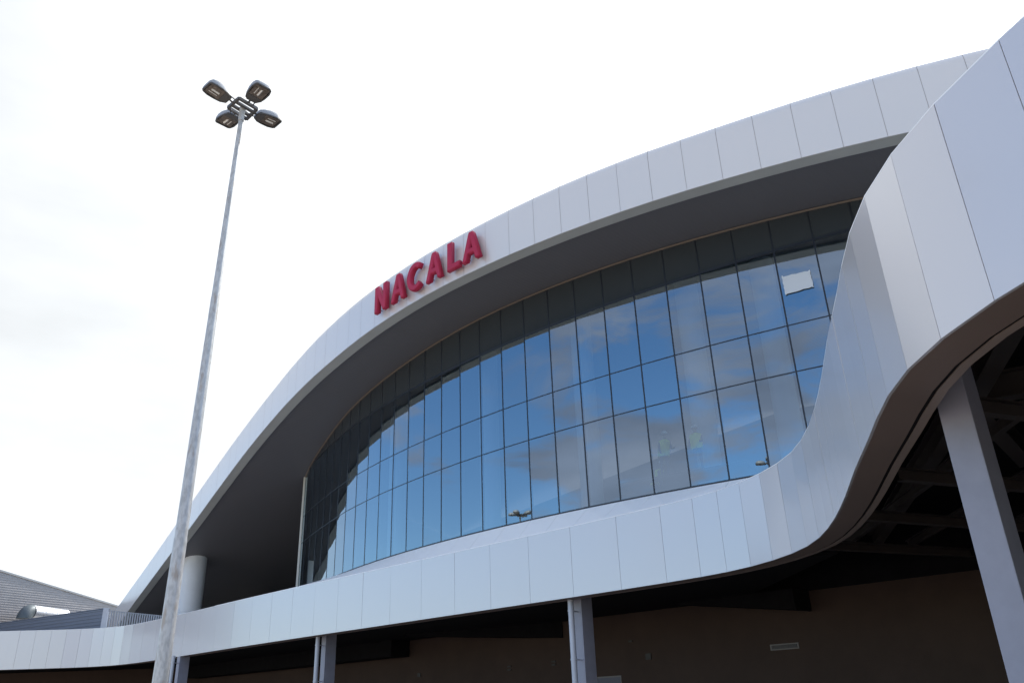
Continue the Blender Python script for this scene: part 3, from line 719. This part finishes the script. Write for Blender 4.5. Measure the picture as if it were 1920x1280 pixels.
rib_wall('wall', A_, B2, -EYE, zat(A_) - .05, zat(B2) - .05, .21, .028, M['shed'], SH, nsh)
MB().prism([v3(A_ + nsh * .12, zat(A_) - .02), v3(B2 + nsh * .12, zat(B2) - .02), v3(B2 - nsh * 20, zat(B2) - .02), v3(A_ - nsh * 20, zat(A_) - .02)],
           [v3(A_ + nsh * .12, zat(A_) + .13), v3(B2 + nsh * .12, zat(B2) + .13), v3(B2 - nsh * 20, zat(B2) + .13), v3(A_ - nsh * 20, zat(A_) + .13)]).build('roof_edge', M['flash'], SH)
# round metal duct along the wall with a dark elbow
def at_az(az, D, z): a = math.radians(az); return Vector((D * math.sin(a), D * math.cos(a), z + EYE))
dA, dB = at_az(-30.05, 88.6, 9.42), at_az(-28.35, 91.7, 9.42)
du = MB().tube(dA, dB, .62, n=32).build('duct', M['duct'], SH); smooth_by_angle(du)
MB().tube(dB, dB + (dB - dA).normalized() * .15, .66, n=32).build('duct_cap', M['duct'], SH)
ax = (dA - dB).normalized(); down = Vector((0, 0, -1))
nE = 22; V = []; F = []
for i in range(9):                            # smooth elbow, rings turned round the bend
    t = i / 8 * math.pi / 2; p = dA + ax * .62 * math.sin(t) + down * .62 * (1 - math.cos(t)); tdir = ax * math.cos(t) + down * math.sin(t)
    e2 = Vector((nsh.x, nsh.y, 0)); e1 = tdir.cross(e2).normalized()
    V += [p + (e1 * math.cos(2 * math.pi * q / nE) + e2 * math.sin(2 * math.pi * q / nE)) * .66 for q in range(nE)]
for i in range(8): F += [(i * nE + q, i * nE + (q + 1) % nE, (i + 1) * nE + (q + 1) % nE, (i + 1) * nE + q) for q in range(nE)]
F.append(tuple(range(8 * nE, 9 * nE)))
o = mesh('elbow', V, F, M['duct_dark'], SH); smooth_by_angle(o, 40)
for f_ in (.3, .64): q = dA.lerp(dB, f_); MB().tube(q, q + (dB - dA).normalized() * .08, .64, n=32).build('duct_seam', M['duct'], SH)

SC = tag(empty('ribbed_screen', (-38, 68, 0)), 'low blue grey ribbed screen wall standing before the ribbed hall, behind the canopy edge', 'wall')
sA, sB = Vector((-47.2, 73.8)), Vector((-31.9, 64.8)); dsc = (sB - sA).normalized(); nsc = Vector((dsc.y, -dsc.x))
if nsc.dot(-sA) < 0: nsc = -nsc
rib_wall('screen_sheet', sA, sB, 4.5, 8.0, 8.0, .25, .035, M['screen'], SC, nsc)
MB().bar(v3(sA, 8.03), v3(sB, 8.03), .1, .06).build('top_rail', M['screen'], SC)
FE = tag(empty('bar_fence', (-30, 66, 0)), 'roof fence of upright grey bars with a pale end post, beside the blue grey screen', 'fence')
fA, fB = Vector((-31.15, 63.95)), Vector((-28.3, 70.0)); df = (fB - fA)
MB().prism([v3(Vector((x, y)), 5.9) for x, y in ((-31.55, 64.0), (-31.17, 64.15), (-31.3, 64.5), (-31.68, 64.35))], [v3(Vector((x, y)), 7.98) for x, y in ((-31.55, 64.0), (-31.17, 64.15), (-31.3, 64.5), (-31.68, 64.35))]).build('post', M['pipe'], FE)
bar0 = None
NB = 30
for i in range(NB):
    P_ = fA + df * (i + .5) / NB
    if bar0 is None:
        bar0 = MB().box((0, 0, 0), (.045, 0, 0), (0, .03, 0), (0, 0, .95)).build('bar', M['fence']); bar0.parent = FE; b_ = bar0
    else: b_ = bar0.copy(); C.objects.link(b_); b_.parent = FE
    b_.location = Vector((P_.x, P_.y, 6.85 + EYE)) - Vector(FE.location); b_.rotation_euler.z = math.atan2(df.y, df.x)
for z in (7.75, 6.05): MB().bar(v3(fA, z), v3(fB, z), .05, .06).build('rail', M['fence'], FE)
PB = MB().prism([v3(Vector(p), 5.9) for p in ((-31.4, 66.4), (-29.3, 67.6), (-29.8, 68.4), (-31.9, 67.2))], [v3(Vector(p), 6.72) for p in ((-31.4, 66.4), (-29.3, 67.6), (-29.8, 68.4), (-31.9, 67.2))]).build('roof_box', M['white'])
tag(PB, 'low white box on the deck behind the bars of the roof fence', 'box')

# ------------------------------------------------------------------ workers in the hall, dimly seen through the glass
def person(loc, rz, vest, label, group, bend=0.0, arm=0.4):
    r = empty('person', loc, rz); tag(r, label, 'person', group)
    Vt = [(0, 0, .95), (0, -.02 - bend * .1, 1.18), (0, -bend * .3, 1.42), (0, -bend * .38, 1.52), (0, -bend * .45 - .01, 1.60), (0, -bend * .48 - .01, 1.74),
          (.10, 0, .90), (.12, -.02, .48), (.12, .02, .08), (.13, -.13, .04), (-.10, 0, .90), (-.13, .03, .48), (-.14, .08, .08), (-.15, -.06, .04),
          (.19, -bend * .3, 1.42), (.27, -.05 - bend * .3, 1.15), (.24, -.05 - arm - bend * .2, 1.10), (.23, -.13 - arm - bend * .2, 1.10),
          (-.19, -bend * .3, 1.42), (-.28, -.02 - bend * .3, 1.15), (-.27, -.08 - arm * .6, .95), (-.27, -.13 - arm * .6, .90)]
    Ed = [(0, 1), (1, 2), (2, 3), (3, 4), (4, 5), (0, 6), (6, 7), (7, 8), (8, 9), (0, 10), (10, 11), (11, 12), (12, 13), (2, 14), (14, 15), (15, 16), (16, 17), (2, 18), (18, 19), (19, 20), (20, 21)]
    Rd = [(.15, .11), (.14, .10), (.17, .10), (.055, .055), (.075, .09), (.07, .09), (.09, .09), (.06, .06), (.045, .045), (.045, .035), (.09, .09), (.06, .06), (.045, .045), (.045, .035),
          (.065, .06), (.05, .05), (.036, .036), (.035, .025), (.065, .06), (.05, .05), (.036, .036), (.035, .025)]
    me = bpy.data.meshes.new('body'); me.from_pydata(Vt, Ed, []); o = bpy.data.objects.new('body', me); C.objects.link(o)
    sk = o.modifiers.new('skin', 'SKIN'); sb = o.modifiers.new('sub', 'SUBSURF'); sb.levels = sb.render_levels = 2
    for i, rr in enumerate(Rd): me.skin_vertices[0].data[i].radius = rr
    me.skin_vertices[0].data[0].use_root = True
    ev = bpy.data.meshes.new_from_object(o.evaluated_get(deg())); bpy.data.objects.remove(o)
    ev.materials.clear(); ev.materials.append(M['cloth']); ev.materials.append(M['skin'])
    for p_ in ev.polygons:
        p_.use_smooth = True
        if p_.center.z > 1.5 or (abs(p_.center.x) > .2 and p_.center.y < -.35): p_.material_index = 1
    b = bpy.data.objects.new('body', ev); C.objects.link(b); b.parent = r
    # vest: torso band pushed out of the body
    V = []; F = []; n = 20
    for z, rx, ry in ((.86, .25, .2), (1.15, .235, .185), (1.32, .26, .185), (1.44, .245, .165), (1.50, .12, .12)):
        cy = -bend * .3 * (z - .95) / .47
        V += [(rx * math.cos(2 * math.pi * i / n), cy + ry * math.sin(2 * math.pi * i / n), z) for i in range(n)]
    for k in range(4): F += [(k * n + i, k * n + (i + 1) % n, (k + 1) * n + (i + 1) % n, (k + 1) * n + i) for i in range(n)]
    me = bpy.data.meshes.new('vest'); me.from_pydata(V, [], F); me.materials.append(vest)
    for p_ in me.polygons: p_.use_smooth = True
    v_ = bpy.data.objects.new('vest', me); C.objects.link(v_); v_.parent = r
    V = []; F = []
    for z, rr in ((1.70, .145), (1.715, .12), (1.78, .115), (1.83, .08), (1.85, .02)):
        V += [(rr * math.cos(2 * math.pi * i / n), -bend * .48 - .01 + rr * 1.15 * math.sin(2 * math.pi * i / n), z) for i in range(n)]
    for k in range(4): F += [(k * n + i, k * n + (i + 1) % n, (k + 1) * n + (i + 1) % n, (k + 1) * n + i) for i in range(n)]
    F.append(tuple(range(4 * n, 5 * n)))
    me = bpy.data.meshes.new('helmet'); me.from_pydata(V, [], F); me.materials.append(M['hat'])
    h = bpy.data.objects.new('helmet', me); C.objects.link(h); h.parent = r
    return r
GR = 'workers in the hall behind the glass'
def hall_pt(az, dd):
    d_ = Vector((math.sin(math.radians(az)), math.cos(math.radians(az)))); b_ = Vector((CX, CY)).dot(d_); return d_ * (b_ - math.sqrt(b_ * b_ - (CX * CX + CY * CY - (R - dd)**2)))
p = hall_pt(10.55, .75); person((p.x, p.y, FL + 1.05 + EYE), .3, M['vest'], 'bending worker in lime hi-vis vest, left of the two on the platform', GR, .5, .3)
p = hall_pt(12.9, .7); person((p.x, p.y, FL + 1.05 + EYE), -.6, M['vest'], 'upright worker in lime hi-vis vest, right of the two on the platform', GR, .0, .1)
p = hall_pt(9.75, .8); person((p.x, p.y, FL + EYE), 1.2, M['vest'], 'worker in a lime hi-vis vest low behind the sill, beside the platform', GR, .7, .35)
